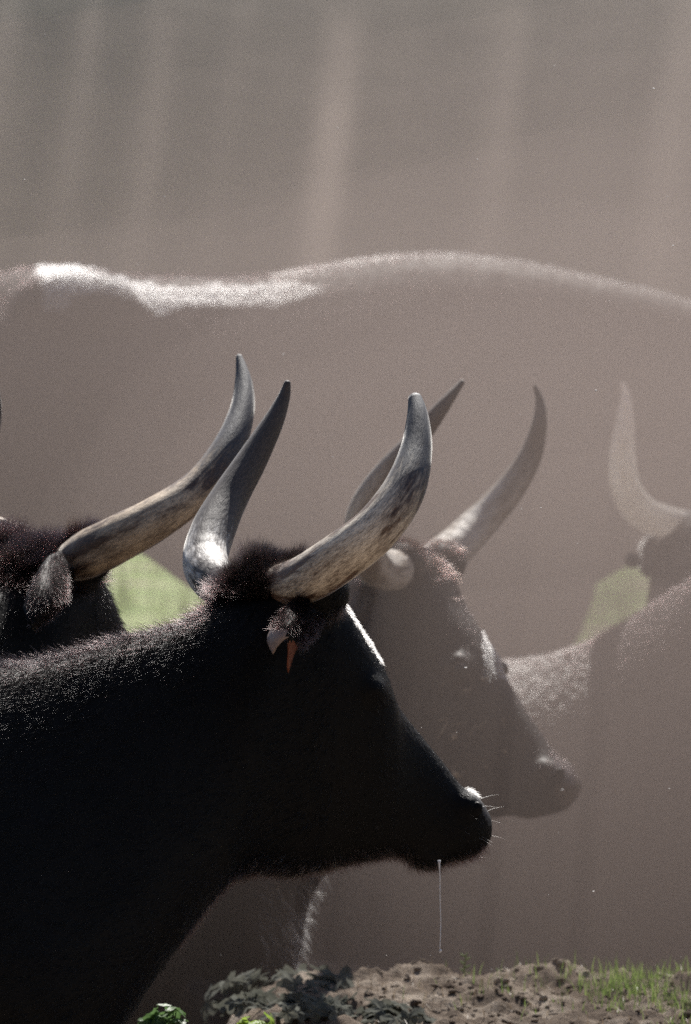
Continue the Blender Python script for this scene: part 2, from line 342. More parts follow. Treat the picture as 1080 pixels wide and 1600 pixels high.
def horn(parent, origin, pts, radii, material, seed=0, name='horn', tipk=0.35):
    D = catmull([(*px(a, b_, c_), r) for (a, b_, c_), r in zip(pts, radii)], 12)
    T_ = np.linspace(0, 1, len(D)); L = np.concatenate([[0], np.cumsum(np.linalg.norm(np.diff(D[:, :3], axis=0), axis=1))])
    seg = 40; e = D[-1].copy(); tdir = D[-1, :3] - D[-2, :3]; tdir /= np.linalg.norm(tdir); ex = []
    for a in (30, 55, 75, 88):
        q = e.copy(); q[:3] = e[:3] + tdir * e[3] * math.sin(math.radians(a)) * 0.9; q[3] = e[3] * math.cos(math.radians(a)); ex.append(q)
    D = np.vstack([D, ex]); L = np.concatenate([L, L[-1] + np.array([.3, .6, .8, .9]) * e[3]])
    ph = np.linspace(0, 2 * math.pi, seg, endpoint=False)
    R = tube_rings(D, seg); sh = Shell(); C = np.array(R)
    hv = np.stack([np.tile(np.cos(ph) * 0.9 + seed, len(D)), np.tile(np.sin(ph) * 0.9, len(D)), np.repeat(L / 0.14, seg)], 1)
    ctr = np.repeat(D[:, None, :3], seg, 1); dv = C - ctr
    nz = fbm(hv * np.array([2.0, 2.0, 1.2]), 3, 7 + seed).reshape(len(D), seg, 1); C2 = ctr + dv * (1 + 0.045 * nz)
    sh.rings(list(C2)); V, Fc = sh.all(); me = mesh_from('horn', V - origin, Fc, [material])
    tt = np.concatenate([np.repeat(L / L[-1], seg), [0, 1]]); hv = np.vstack([hv, hv[0], hv[-1]])
    a = me.attributes.new('t', 'FLOAT', 'POINT'); a.data.foreach_set('value', tt.astype(np.float32))
    a = me.attributes.new('hv', 'FLOAT_VECTOR', 'POINT'); a.data.foreach_set('vector', hv.astype(np.float32).ravel())
    o = link('horn', me, parent); return o

def ear(parent, origin, Lc, Cc, Rc, mats, tips=True, furmat=None, seed=3, count=2500, flen=0.018):
    """cupped ear from three lengthwise curves; the outer end may be notched into two points"""
    a, c, b_ = (catmull([px(*q) for q in k], 5) for k in (Lc, Cc, Rc)); nu, nv = len(a), 13; G = np.zeros((nu, nv, 3))
    for j in range(nv):
        t_ = j / (nv - 1); G[:, j] = a * (2 * (t_ - .5) * (t_ - 1)) + c * (-4 * t_ * (t_ - 1)) + b_ * (2 * t_ * (t_ - .5))
    if tips:                                  # cut the notch: pull the middle back
        for i in range(nu):
            u = i / (nu - 1)
            for j in range(nv):
                t_ = j / (nv - 1); G[i, j] = G[i, j] + (G[max(0, i - 4), j] - G[i, j]) * max(0, 1 - abs(t_ - .5) * 2.2) * u ** 2
    th = 0.0022; V = G.reshape(-1, 3); Fc = []; mi = []
    for i in range(nu - 1):
        for j in range(nv - 1):
            q = i * nv + j; Fc.append((q, q + 1, q + nv + 1, q + nv)); u, t_ = i / (nu - 1), j / (nv - 1)
            mi.append(1 if (tips and u > 0.58 and t_ < 0.34 + .1 * u) else (2 if (tips and u > 0.66 and t_ > 0.66 - .1 * u) else 0))
    me = mesh_from('ear', V - origin, Fc, mats); me.polygons.foreach_set('material_index', mi)
    o = link('ear', me, parent); sm = o.modifiers.new('thick', 'SOLIDIFY'); sm.thickness = th; sm.offset = 0
    if furmat:
        V3, T3, N3 = tri_data(me); w = np.ones(len(T3)); ctr = V3[T3].mean(1); i_u = np.repeat(np.arange(nu - 1), (nv - 1) * 2) / (nu - 1)
        if len(w) == len(i_u): w = np.where(i_u > (0.56 if tips else 0.9), 0, w)
        dv = (a[-1] + b_[-1]) / 2 - a[0]; dv /= np.linalg.norm(dv)
        h_ = fur('hair', o, np.zeros(3), V3, T3, N3 * 1.0, w, count, lambda P, N_: (np.tile(dv, (len(P), 1)), np.full(len(P), .45)), lambda P, N_: np.full(len(P), flen), 0.00022, furmat, seed)
        if tips:
            i_v = np.tile(np.repeat(np.arange(nv - 1), 2), nu - 1) / (nv - 1); wl = np.where((i_u < .62) & (i_u > .12) & (i_v < .35), 1.0, 0)
            fur('hair', o, np.zeros(3), V3, T3, N3, wl, 420, lambda P, N_: (np.tile(dv, (len(P), 1)), np.full(len(P), .5)), lambda P, N_: np.full(len(P), .014), 0.00020, H_pale, seed + 7)  # sunlit upper edge of the ear, put in as pale hairs
        h2 = fur('hair', o, np.zeros(3), V3, T3, -N3, w, count, lambda P, N_: (np.tile(dv, (len(P), 1)), np.full(len(P), .45)), lambda P, N_: np.full(len(P), flen), 0.00022, furmat, seed + 1)
    return o
def tri_data(me):
    me.calc_loop_triangles(); V = np.zeros(len(me.vertices) * 3); me.vertices.foreach_get('co', V); V = V.reshape(-1, 3)
    T = np.zeros(len(me.loop_triangles) * 3, int); me.loop_triangles.foreach_get('vertices', T); T = T.reshape(-1, 3)
    N = np.zeros(len(me.vertices) * 3); me.vertices.foreach_get('normal', N); return V, T, N.reshape(-1, 3)
def eyeball(parent, c, r, origin):
    sh = Shell(); sh.ball(np.asarray(c) - origin, r, 20); V, Fc = sh.all(); return link('eye', mesh_from('eye', V, Fc, [M_eye]), parent)

def st_px(plan, rows):
    out = []
    for xt, yt, xb, yb, wt, wb in rows:
        s1, z1 = plan.from_px(xt, yt); s2, z2 = plan.from_px(xb, yb); out.append((s1, z1, s2, z2, wt, wb))
    return out

def cattle_body(parent, origin, plan, st, zg, legs, mats, voxel=0.010, it=6, extra=None, tail=True, muzzle_s=None):
    sh = Shell(); loft(sh, plan, st)
    for s, lat, ztop, hind, k in legs:
        g = ground_z(*[np.array([q]) for q in plan.P(s, 0, lat)[:2]], detail=False)[0]
        add_leg(sh, plan, s, lat, ztop, g, hind, k)
    if tail:
        s0, z0 = st[0][0], st[0][1]
        sh.tube([plan.P(s0 + .06, z0 - .02), plan.P(s0 - .05, z0 - .06), plan.P(s0 - .07, z0 - .35), plan.P(s0 - .05, z0 - .75), plan.P(s0 - .05, z0 - .95)], [.035, .03, .022, .03, .01], 10, 4)
    if extra: extra(sh)
    V, Fc = sh.all(); me = remesh(V - origin, Fc, voxel, it, 'body')
    for m_ in mats: me.materials.append(m_)
    return link('body', me, parent)

def flow(plan, back=1.0, down=0.35):
    def f(P, N):
        u = np.argmin((P[:, 0][:, None] - plan.x[::8]) ** 2 + (P[:, 1][:, None] - plan.y[::8]) ** 2, axis=1)
        s = plan.s[::8][u]; th = plan.th[::8][u]; t_ = np.stack([np.cos(th), np.sin(th), 0 * th], 1)
        hd = sstep(-0.02, 0.12, s)[:, None]
        d = (-t_ * back + np.array([0, 0, -down])) * (1 - hd) + (t_ * 0.62 + np.array([0, 0, -0.78])) * hd
        return d, s
    return f

# ---- the black bull in front -------------------------------------------------
planA = Plan(430, 8.0, [(-3, 10), (-0.55, 12), (-0.12, 26), (1, 27)])
rowsA = [(-1400, 1120, -1400, 1330, .10, .10), (-1370, 1060, -1370, 1450, .20, .20), (-1200, 1020, -1150, 1650, .26, .26),
         (-900, 1045, -900, 1760, .28, .33), (-500, 1055, -500, 1770, .27, .33), (-100, 1046, -60, 1740, .13, .29),
         (60, 1036, 100, 1690, .10, .23), (200, 998, 215, 1540, .085, .17), (290, 972, 298, 1432, .085, .13),
         (350, 935, 350, 1382, .11, .10), (410, 890, 405, 1366, .11, .085), (465, 888, 455, 1370, .112, .072),
         (515, 925, 505, 1362, .110, .060), (545, 972, 535, 1354, .104, .056), (572, 1012, 562, 1348, .095, .052), (592, 1055, 585, 1344, .080, .05),
         (606, 1088, 600, 1340, .062, .048), (634, 1124, 622, 1340, .048, .045), (668, 1164, 645, 1344, .042, .044),
         (700, 1206, 668, 1347, .044, .046), (716, 1228, 690, 1346, .050, .050), (732, 1235, 715, 1346, .052, .048), (747, 1253, 735, 1340, .045, .043), (757, 1271, 750, 1326, .034, .034), (761, 1287, 757, 1308, .019, .019)]
stA = st_px(planA, rowsA)
oA = np.array([*planA.P(-0.9, 0)[:2], 0.0])
bullA = base_empty('black_bull', oA, 'sharp black bull nearest the viewer, in profile facing right, drool under its chin', 'bull', 'cattle of the herd')
def extraA(sh):
    for lat in (-1, 1):
        s, z = planA.surf(580, 1078, -.088); sh.ball(planA.P(s, z, lat * .066), (.036, .030, .026))           # brow and orbit
        s, z = planA.surf(728, 1262, -.036); sh.ball(planA.P(s, z, lat * .036), (.024, .020, .022))           # nostril wing
        s, z = planA.from_px(455, 925); sh.ball(planA.P(s, z, lat * .085), (.050, .045, .045))            # horn root
    s, z = planA.from_px(668, 1338); sh.ball(planA.P(s, z), (.035, .036, .020))                           # chin
    s, z = planA.from_px(716, 1300); sh.ball(planA.P(s, z), (.036, .048, .034))                           # upper lip
bodyA = cattle_body(bullA, oA, planA, stA, 0, [(-.50, -.13, 0.72, False, 1.0), (-.46, .13, 0.72, False, 1.0), (-1.55, -.18, 0.85, True, 1.0), (-1.55, .18, 0.85, True, 1.0)],
                    [M_black, M_muzzle], 0.0085, 5, extraA)
VA, TA, NA = tri_data(bodyA.data); WA = VA + oA
sA_m, zA_m = planA.from_px(722, 1262)
nose_c = planA.P(sA_m, zA_m)
pc = np.zeros(len(bodyA.data.polygons) * 3); bodyA.data.polygons.foreach_get('center', pc); pc = pc.reshape(-1, 3) + oA
bodyA.data.polygons.foreach_set('material_index', (np.linalg.norm(pc - nose_c - planA.P(sA_m + .02, zA_m) + nose_c, axis=1) < 0.048).astype(int))
hA1 = horn(bullA, oA, [(440, 914, 7.95), (482, 903, 7.89), (536, 868, 7.85), (588, 826, 7.84), (630, 768, 7.86), (650, 705, 7.90), (653, 655, 7.93), (649, 624, 7.95)],
           [.030, .0350, .0355, .0340, .0310, .0235, .0165, .0105], M_hornA, 1)
hA2 = horn(bullA, oA, [(372, 925, 8.06), (335, 905, 8.12), (321, 875, 8.18), (333, 828, 8.23), (358, 778, 8.27), (392, 722, 8.30), (425, 663, 8.32), (443, 622, 8.33), (449, 599, 8.33)],
           [.034, .0345, .0345, .0335, .0285, .0235, .0165, .010, .0055], M_hornA2, 2)
ear(bullA, oA, [(480, 925, 7.90), (452, 942, 7.85), (432, 972, 7.80), (418, 998, 7.78), (427, 1022, 7.77)],
    [(490, 950, 7.86), (470, 968, 7.80), (455, 985, 7.76), (445, 1004, 7.75), (440, 1022, 7.76)],
    [(506, 958, 7.90), (492, 990, 7.86), (476, 1008, 7.83), (463, 1014, 7.81), (450, 1051, 7.79)], [M_black, M_earpink, M_earorange], True, H_brown, 5, 3500)
ear(bullA, oA, [(400, 925, 8.16), (385, 930, 8.22), (372, 945, 8.27), (360, 965, 8.30)], [(405, 940, 8.17), (385, 950, 8.24), (372, 965, 8.29), (360, 980, 8.31)],
    [(410, 960, 8.16), (392, 975, 8.22), (378, 985, 8.27), (362, 990, 8.30)], [M_black, M_earpink, M_earorange], False)
s, z = planA.surf(584, 1087, -.100); eyeball(bullA, planA.P(s, z, -.0805), .0105, oA); eyeball(bullA, planA.P(s, z, .0815), .0125, oA)

def A_dir(topz=None):
    fl = flow(planA)
    def f(P, N):
        d, s = fl(P, N); lift = np.full(len(P), 0.10) + 0.26 * np.clip(N[:, 2], 0, 1) * (s < 0.02); return d, lift
    return f
def A_len(P, N):
    _, s = flow(planA)(P, N); L = np.where(s > 0.06, 0.008, 0.016); L = L + 0.012 * np.clip(N[:, 2], 0, 1) * (s < 0.0)
    return L + 0.010 * np.clip(-N[:, 2], 0, 1) * (s < 0.25)
ctr = WA[TA].mean(1); nrm = NA[TA[:, 0]]
wv = np.where(ctr[:, 0] > -0.62, 1.0, 0.12)
wv = wv * np.where(np.linalg.norm(ctr - planA.P(sA_m + .02, zA_m), axis=1) < 0.05, 0.05, 1)
wv_c = wv
fur('hair', bullA, oA, WA, TA, NA, wv, 150000, A_dir(), A_len, 0.00022, H_black, 11, 4, 0.13, 0.4)
# crest of the neck: longer, brownish, standing up
wc = np.where((nrm[:, 2] > 0.70) & (ctr[:, 0] < planA.P(-0.09, 0)[0]) & (ctr[:, 0] > -0.75), 1.0, 0)
def crest_dir(P, N): d, s = flow(planA)(P, N); return d, np.full(len(P), 0.55)
fur('hair', bullA, oA, WA, TA, NA, wc, 11000, crest_dir, lambda P, N: np.full(len(P), 0.030), 0.00026, H_brown, 12, 5, 0.3, 0.7)
# poll tuft between the horns
pt = planA.P(-0.02, planA.from_px(405, 890)[1] - .01)
wp = np.where((np.linalg.norm((ctr - pt) * np.array([1, 0.8, 1.2]), axis=1) < 0.070) & (nrm[:, 2] > 0.0), 1.0, 0)
def tuft_dir(P, N):
    v = P - (pt - np.array([0, 0, 0.05])); v = v + np.array([-0.01, 0, 0.05]); return v, np.full(len(P), 0.7)
fur('hair', bullA, oA, WA, TA, NA, wp, 16000, tuft_dir, lambda P, N: 0.034 + 0.020 * fbm(P * 30, 2, 9), 0.00026, H_brown, 13, 6, 0.28, 0.8)
fur('hair', bullA, oA, WA, TA, NA, wp, 9000, tuft_dir, lambda P, N: 0.034 + 0.020 * fbm(P * 30, 2, 9), 0.00028, H_black, 23, 6, 0.28, 0.8)
# throat and chin fringe
wt_ = np.where((nrm[:, 2] < -0.55) & (ctr[:, 0] > planA.P(-0.15, 0)[0]), 1.0, 0)
fur('hair', bullA, oA, WA, TA, NA, wt_, 5000, lambda P, N: (flow(planA)(P, N)[0], np.full(len(P), .4)), lambda P, N: np.full(len(P), .020), 0.00024, H_brown, 14)
fur('hair', bullA, oA, WA, TA, NA, np.where((nrm[:, 2] < -0.6) & (ctr[:, 0] > planA.P(-0.13, 0)[0]) & (ctr[:, 0] < planA.P(0.10, 0)[0]), 1.0, 0), 260, lambda P, N: (flow(planA)(P, N)[0], np.full(len(P), .35)), lambda P, N: np.full(len(P), .020), 0.00022, H_pale, 24)  # glints under the throat, put in as sparse pale hairs
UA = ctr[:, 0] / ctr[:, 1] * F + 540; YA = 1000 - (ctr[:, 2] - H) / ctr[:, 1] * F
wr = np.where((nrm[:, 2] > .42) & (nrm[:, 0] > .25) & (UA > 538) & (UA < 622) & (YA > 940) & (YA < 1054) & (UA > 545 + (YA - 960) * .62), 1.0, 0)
if wr.sum(): fur('hair', bullA, oA, WA, TA, NA, wr, 1500, lambda P, N: (flow(planA)(P, N)[0], np.full(len(P), .3)), lambda P, N: np.full(len(P), .007), 0.00024, H_pale, 26)  # sun rim down the forehead, painted with short pale hairs
# pale fluff on the bridge of the nose, and whiskers
s, z = planA.surf(736, 1240, -.02); fc = planA.P(s, z, -.02)
wf = np.where(np.linalg.norm(ctr - fc, axis=1) < 0.013, 1.0, 0) * (nrm[:, 2] > 0.0)
fur('hair', bullA, oA, WA, TA, NA, wf, 70, lambda P, N: (np.tile([1, 0, 0.4], (len(P), 1)), np.full(len(P), .6)), lambda P, N: np.full(len(P), .008), 0.00022, H_pale, 15)
ww = np.where(np.linalg.norm(ctr - planA.P(sA_m, zA_m - .02), axis=1) < 0.06, 1.0, 0)
fur('hair', bullA, oA, WA, TA, NA, ww, 16, lambda P, N: (np.tile([1, 0, -0.2], (len(P), 1)), np.full(len(P), .8)), lambda P, N: np.full(len(P), .03), 0.00011, H_pale, 16, 5, 0.1, 0.2)
# drool
p0, p1 = px(686, 1344, 7.98), px(688, 1486, 7.98)
sh = Shell(); N_ = 30; tl = np.linspace(0, 1, N_)
D = np.array([[*(p0 + (p1 - p0) * q + np.array([0.0011 * math.sin(q * 3.3) + .0004 * math.sin(q * 11), 0.001 * math.sin(q * 4), 0])), 0.00075 + 0.0018 * math.exp(-q * 22) + 0.00045 * math.sin(q * 23 + 6 * q * q) ** 4] for q in tl])
sh.rings(tube_rings(D, 10)); sh.ball(p1, (.0022, .0022, .0030), 12); V, Fc = sh.all()
tag(link('saliva_strand', mesh_from('saliva_strand', V - p0, Fc, [M_saliva]), None, p0), 'thin white strand of drool hanging from the chin of the front bull', 'drool')

def nostril(parent, plan, X, Y, lat, origin, rot, r, material):
    s, z = plan.surf(X, Y, lat); c = plan.P(s, z, lat); sh = Shell(); sh.ball((0, 0, 0), r, 14); V, Fc = sh.all()
    M = np.array(Matrix.Rotation(rot, 3, 'Y')); V = V @ M.T + c; return link('nostril', mesh_from('nostril', V - origin, Fc, [material]), parent)
nostril(bullA, planA, 742, 1266, -.050, oA, .6, (.010, .006, .014), M_black)

# ---- the black bull behind it, at the left edge ------------------------------
planB = Plan(62, 8.72, [(-3, 6), (-0.62, 8), (-0.10, 56), (1, 58)])
stB = [(a, b_ + 0.050, c_, d_ + 0.050, e * 1.02, g * 1.02) for a, b_, c_, d_, e, g in stA]
oB = np.array([*planB.P(-0.9, 0)[:2], 0.05])
bullB = base_empty('black_bull', oB, 'black bull at the left edge, its head turned away, one long brown horn sweeping right', 'bull', 'cattle of the herd')
def extraB(sh):
    for lat in (-1, 1):
        sh.ball(planB.P(.17, planA.from_px(578, 1086)[1] + .05, lat * .088), .036)
        sh.ball(planB.P(.02, planA.from_px(465, 915)[1] + .055, lat * .085), .042)
bodyB = cattle_body(bullB, oB, planB, stB, 0, [(-.42, -.15, 0.78, False, 1.0), (-.42, .15, 0.78, False, 1.0), (-1.55, -.18, 0.9, True, 1.0), (-1.55, .18, 0.9, True, 1.0)],
                    [M_black], 0.011, 5, extraB)
VB, TB, NB = tri_data(bodyB.data); WB = VB + oB; ctr = WB[TB].mean(1); nrm = NB[TB[:, 0]]
horn(bullB, oB, [(104, 882, 8.70), (138, 866, 8.62), (185, 842, 8.59), (245, 810, 8.59), (308, 765, 8.62), (353, 708, 8.66), (377, 648, 8.71), (381, 600, 8.75), (374, 558, 8.78)],
     [.028, .0375, .0370, .0340, .0300, .0265, .0205, .0145, .0055], M_hornB, 3)
horn(bullB, oB, [(0, 850, 8.84), (-45, 830, 8.92), (-70, 790, 9.0), (-60, 740, 9.02), (-30, 690, 9.02), (-14, 650, 9.02), (-12, 610, 9.0), (-18, 560, 9.0)],
     [.040, .0435, .0400, .0340, .0260, .0180, .0120, .0045], M_hornB, 4)
ear(bullB, oB, [(96, 862, 8.62), (76, 870, 8.55), (56, 900, 8.48), (36, 950, 8.42)], [(106, 880, 8.58), (92, 905, 8.50), (74, 935, 8.43), (46, 975, 8.40)],
    [(116, 888, 8.62), (110, 925, 8.54), (92, 955, 8.48), (52, 985, 8.42)], [M_black, M_earpink, M_earorange], False, H_brown, 8, 3500, 0.014)
flB = flow(planB)
wv = np.where((ctr[:, 0] > -0.75), 1.0, 0.1)
fur('hair', bullB, oB, WB, TB, NB, wv, 60000, lambda P, N: (flB(P, N)[0], .18 + .3 * np.clip(N[:, 2], 0, 1)), lambda P, N: .014 + .010 * np.clip(N[:, 2], 0, 1), 0.00028, H_black, 31)
pb = planB.P(-0.02, planA.from_px(405, 890)[1] + .03)
wp = np.where((np.linalg.norm((ctr - pb) * np.array([0.85, 0.9, 1.2]), axis=1) < 0.105) & (nrm[:, 2] > 0.1), 1.0, 0)
fur('hair', bullB, oB, WB, TB, NB, wp, 14000, lambda P, N: (P - pb + np.array([0.02, 0, .06]), np.full(len(P), .55)), lambda P, N: .030 + .014 * fbm(P * 30, 2, 9), 0.0003, H_brown, 32, 5, .3, .9)

# ---- the dusty brown bull in the middle --------------------------------------
planC = Plan(652, 9.80, [(-3, -2), (-0.5, -6), (-0.12, -27), (1, -28)])
rowsC = [(-1100, 1140, -1100, 1330, .10, .10), (-1060, 1085, -1060, 1450, .2, .2), (-800, 1065, -800, 1600, .28, .30), (-300, 1075, -300, 1640, .28, .32),
         (40, 1060, 180, 1640, .22, .24), (260, 1045, 425, 1560, .17, .16), (400, 1020, 470, 1425, .12, .12), (500, 960, 520, 1345, .11, .11),
         (560, 890, 585, 1310, .105, .095), (620, 862, 630, 1295, .108, .080), (668, 866, 664, 1290, .110, .070), (696, 895, 694, 1287, .105, .060),
         (712, 935, 716, 1284, .098, .056), (734, 968, 744, 1281, .088, .052), (760, 1010, 768, 1279, .072, .050), (782, 1052, 792, 1276, .056, .048),
         (812, 1098, 814, 1275, .046, .046), (840, 1140, 840, 1276, .042, .045), (864, 1178, 860, 1274, .048, .047), (884, 1196, 878, 1267, .047, .045),
         (897, 1212, 892, 1254, .037, .036), (903, 1224, 900, 1240, .02, .02)]
stC = st_px(planC, rowsC)
gC = float(ground_z(np.array([-.4]), np.array([10.1]), False)[0]); oC = np.array([*planC.P(-0.9, 0)[:2], gC])
bullC = base_empty('brown_bull', oC, 'dusty brown bull in the middle, head in profile, straw stuck on its cheek', 'bull', 'cattle of the herd')
def extraC(sh):
    for lat in (-1, 1):
        s, z = planC.surf(712, 1040, -.078); sh.ball(planC.P(s, z, lat * (.068 if lat < 0 else .055)), .026)
        s, z = planC.from_px(862, 1205); sh.ball(planC.P(s, z, lat * .036), (.030, .022, .022))
        s, z = planC.from_px(655, 880); sh.ball(planC.P(s, z, lat * .085), (.05, .045, .04))
    s, z = planC.from_px(826, 1262); sh.ball(planC.P(s, z), (.040, .036, .020))
bodyC = cattle_body(bullC, oC, planC, stC, gC, [(planC.from_px(415, 1500)[0], -.10, 0.75, False, .95), (-.42, .15, 0.75, False, 1.0), (-1.5, -.18, 0.9, True, 1.0), (-1.5, .18, 0.9, True, 1.0)],
                    [M_brown, M_muzzle_br], 0.011, 5, extraC)
VC, TC, NC = tri_data(bodyC.data); WC = VC + oC; ctr = WC[TC].mean(1); nrm = NC[TC[:, 0]]
s, z = planC.from_px(880, 1222); nc = planC.P(s, z)
pc = np.zeros(len(bodyC.data.polygons) * 3); bodyC.data.polygons.foreach_get('center', pc); pc = pc.reshape(-1, 3) + oC
bodyC.data.polygons.foreach_set('material_index', (np.linalg.norm(pc - nc, axis=1) < 0.045).astype(int))
horn(bullC, oC, [(618, 890, 9.70), (588, 886, 9.62), (568, 850, 9.52), (572, 800, 9.44), (600, 748, 9.40), (643, 697, 9.38), (688, 640, 9.38), (722, 597, 9.40)],
     [.036, .036, .0345, .031, .0255, .0205, .0135, .0050], M_hornC, 5)
horn(bullC, oC, [(668, 885, 9.86), (702, 862, 9.92), (748, 818, 9.98), (796, 765, 10.0), (829, 712, 10.0), (843, 662, 9.98), (844, 628, 9.98), (836, 603, 9.98)],
     [.036, .0365, .0325, .0275, .0210, .0140, .0085, .0035], M_hornC, 6)
ear(bullC, oC, [(580, 905, 9.68), (560, 920, 9.60), (545, 945, 9.56), (530, 975, 9.54)], [(585, 915, 9.64), (570, 940, 9.55), (555, 965, 9.50), (535, 990, 9.50)],
    [(590, 925, 9.68), (580, 955, 9.60), (562, 985, 9.56), (536, 1000, 9.52)], [M_brown, M_earpink, M_earorange], False, H_brown, 9, 1500)
s, z = planC.surf(716, 1046, -.093); eyeball(bullC, planC.P(s, z, -.081), .012, oC); eyeball(bullC, planC.P(s, z, .080), .014, oC)
nostril(bullC, planC, 868, 1216, -.050, oC, .7, (.012, .008, .022), M_black)
flC = flow(planC); wv = np.where(ctr[:, 0] > -0.8, 1.0, 0.1)
fur('hair', bullC, oC, WC, TC, NC, wv, 60000, lambda P, N: (flC(P, N)[0], np.full(len(P), .2)), lambda P, N: np.full(len(P), .012), 0.00032, H_brown, 41)
s, z = planC.from_px(650, 868); pcc = planC.P(s, z)
wp = np.where((np.linalg.norm(ctr - pcc, axis=1) < 0.11) & (nrm[:, 2] > 0.45), 1.0, 0)
fur('hair', bullC, oC, WC, TC, NC, wp, 1100, lambda P, N: (P - pcc + np.array([0, 0, .05]), np.full(len(P), .55)), lambda P, N: np.full(len(P), .020), 0.00030, H_red, 42, 4, .3, .7)
fur('hair', bullC, oC, WC, TC, NC, wp, 5000, lambda P, N: (P - pcc + np.array([0, 0, .05]), np.full(len(P), .5)), lambda P, N: np.full(len(P), .018), 0.00030, H_brown, 44, 4, .3, .7)
wb = np.where((ctr[:, 2] < 1.0) & (ctr[:, 2] > 0.6) & (ctr[:, 0] > -0.16) & (nrm[:, 0] > 0.4), 1.0, 0)
fur('hair', bullC, oC, WC, TC, NC, wb, 900, lambda P, N: (np.tile([0.6, 0, -1.0], (len(P), 1)), np.full(len(P), .45)), lambda P, N: np.full(len(P), .035), 0.0005, H_white, 43, 5, .3, .5)
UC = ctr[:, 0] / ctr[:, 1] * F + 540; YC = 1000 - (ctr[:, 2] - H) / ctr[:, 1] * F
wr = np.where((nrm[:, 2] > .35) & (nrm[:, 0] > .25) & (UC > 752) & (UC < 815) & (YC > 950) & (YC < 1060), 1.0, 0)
if wr.sum(): fur('hair', bullC, oC, WC, TC, NC, wr, 1100, lambda P, N: (flC(P, N)[0], np.full(len(P), .3)), lambda P, N: np.full(len(P), .009), 0.0003, H_white, 46)  # rim light on the brow, painted with white hairs
# bits of straw and mud on its cheek
rs = random.Random(4); sh = Shell()
from mathutils.bvhtree import BVHTree
bvC = BVHTree.FromPolygons([Vector(v) for v in WC], [tuple(t_) for t_ in TC])
M_straw, n, l, b = mat('straw'); b.inputs['Base Color'].default_value = (0.30, 0.24, 0.17, 1); b.inputs['Roughness'].default_value = 0.7
for k in range(34):
    a, c_ = rs.uniform(690, 800), rs.uniform(1120, 1215)
    if rs.random() < .25: a, c_ = rs.uniform(690, 760), rs.uniform(1050, 1150)
    o_ = Vector((0, 0, H)); d_ = (Vector(px(a, c_, 9.0)) - o_).normalized(); hit = bvC.ray_cast(o_, d_)
    if hit[0] is None: continue
    c = np.array(hit[0]) + np.array(hit[1]) * 0.006; r = rs.uniform(.0012, .0032) if k > 3 else rs.uniform(.004, .006)
    if k % 4 == 0:
        dr = np.array([rs.uniform(-1, 1), 0, rs.uniform(-1, 1)]) * rs.uniform(.012, .022); sh.tube([c - dr, c, c + dr], [.0008, .001, .0006], 6, 2)
    else: sh.ball(c, (r, r * .5, r * rs.uniform(.6, 1.2)), 8)
V, Fc = sh.all(); tag(link('straw_and_mud', mesh_from('straw_and_mud', V - oC, Fc, [M_straw]), bullC), kind='stuff')

# ---- the animal at the lower right -------------------------------------------
planF = Plan(1330, 11.0, [(-3, 4), (-0.9, 3), (-0.3, -14), (1, -18)])
rowsF = [(330, 1130, 330, 1260, .09, .09), (360, 1082, 360, 1400, .18, .19), (500, 1050, 500, 1500, .27, .29), (780, 1036, 780, 1510, .29, .33),
         (880, 1020, 880, 1520, .28, .35), (970, 976, 980, 1520, .26, .35), (1050, 926, 1080, 1510, .23, .32), (1130, 880, 1180, 1470, .19, .26),
         (1210, 875, 1260, 1400, .14, .18), (1280, 860, 1310, 1330, .12, .12), (1330, 860, 1350, 1290, .11, .09), (1390, 900, 1390, 1280, .105, .07),
         (1440, 1000, 1450, 1270, .08, .055), (1500, 1120, 1500, 1262, .05, .05), (1560, 1200, 1550, 1255, .045, .045), (1580, 1225, 1575, 1245, .02, .02)]
stF = st_px(planF, rowsF); gF = 0.26; oF = np.array([*planF.P(-0.9, 0)[:2], gF])
cowF = base_empty('dark_cow', oF, 'dusty dark animal at the lower right, only its back and flank showing through the haze', 'cow', 'cattle of the herd')
bodyF = cattle_body(cowF, oF, planF, stF, gF, [(-.48, -.15, 0.95, False, 1.0), (-.40, .15, 0.95, False, 1.0), (-1.35, -.18, 1.0, True, 1.0), (-1.42, .18, 1.0, True, 1.0)], [M_dusty, M_pale], 0.014, 4)
VF, TF, NF = tri_data(bodyF.data); WF = VF + oF; ctr = WF[TF].mean(1); nrm = NF[TF[:, 0]]
horn(cowF, oF, [(1320, 880, 10.90), (1290, 860, 10.80), (1275, 800, 10.75), (1290, 720, 10.70), (1330, 650, 10.70)], [.036, .036, .03, .02, .005], M_hornC, 7)
horn(cowF, oF, [(1345, 880, 11.10), (1380, 860, 11.20), (1420, 800, 11.25), (1450, 720, 11.30), (1440, 640, 11.30)], [.036, .036, .03, .02, .005], M_hornC, 8)
for sgn in (-1, 1):
    q = planF.P(0.02, H + (1000 - 930) / F * 10.90, sgn * .10); c3 = lambda a, b_, c_: ((q[0] + a) / (q[1] + b_) * F + 540, 1000 - (q[2] + c_ - H) / (q[1] + b_) * F, q[1] + b_)
    ear(cowF, oF, [c3(0, 0, .03), c3(-.02, sgn * .06, .02), c3(-.03, sgn * .12, 0), c3(-.04, sgn * .17, -.03)], [c3(0, 0, 0), c3(-.04, sgn * .06, 0), c3(-.05, sgn * .12, -.03), c3(-.04, sgn * .18, -.05)],
        [c3(0, 0, -.03), c3(0, sgn * .06, -.04), c3(-.01, sgn * .12, -.06), c3(-.03, sgn * .17, -.06)], [M_dusty, M_earpink, M_earorange], False)
s, z = planF.from_px(1430, 1010); eyeball(cowF, planF.P(s, z, -.09), .017, oF); eyeball(cowF, planF.P(s, z, .09), .017, oF)
flF = flow(planF); wv = np.where(nrm[:, 2] > 0.2, 1.0, 0.2)
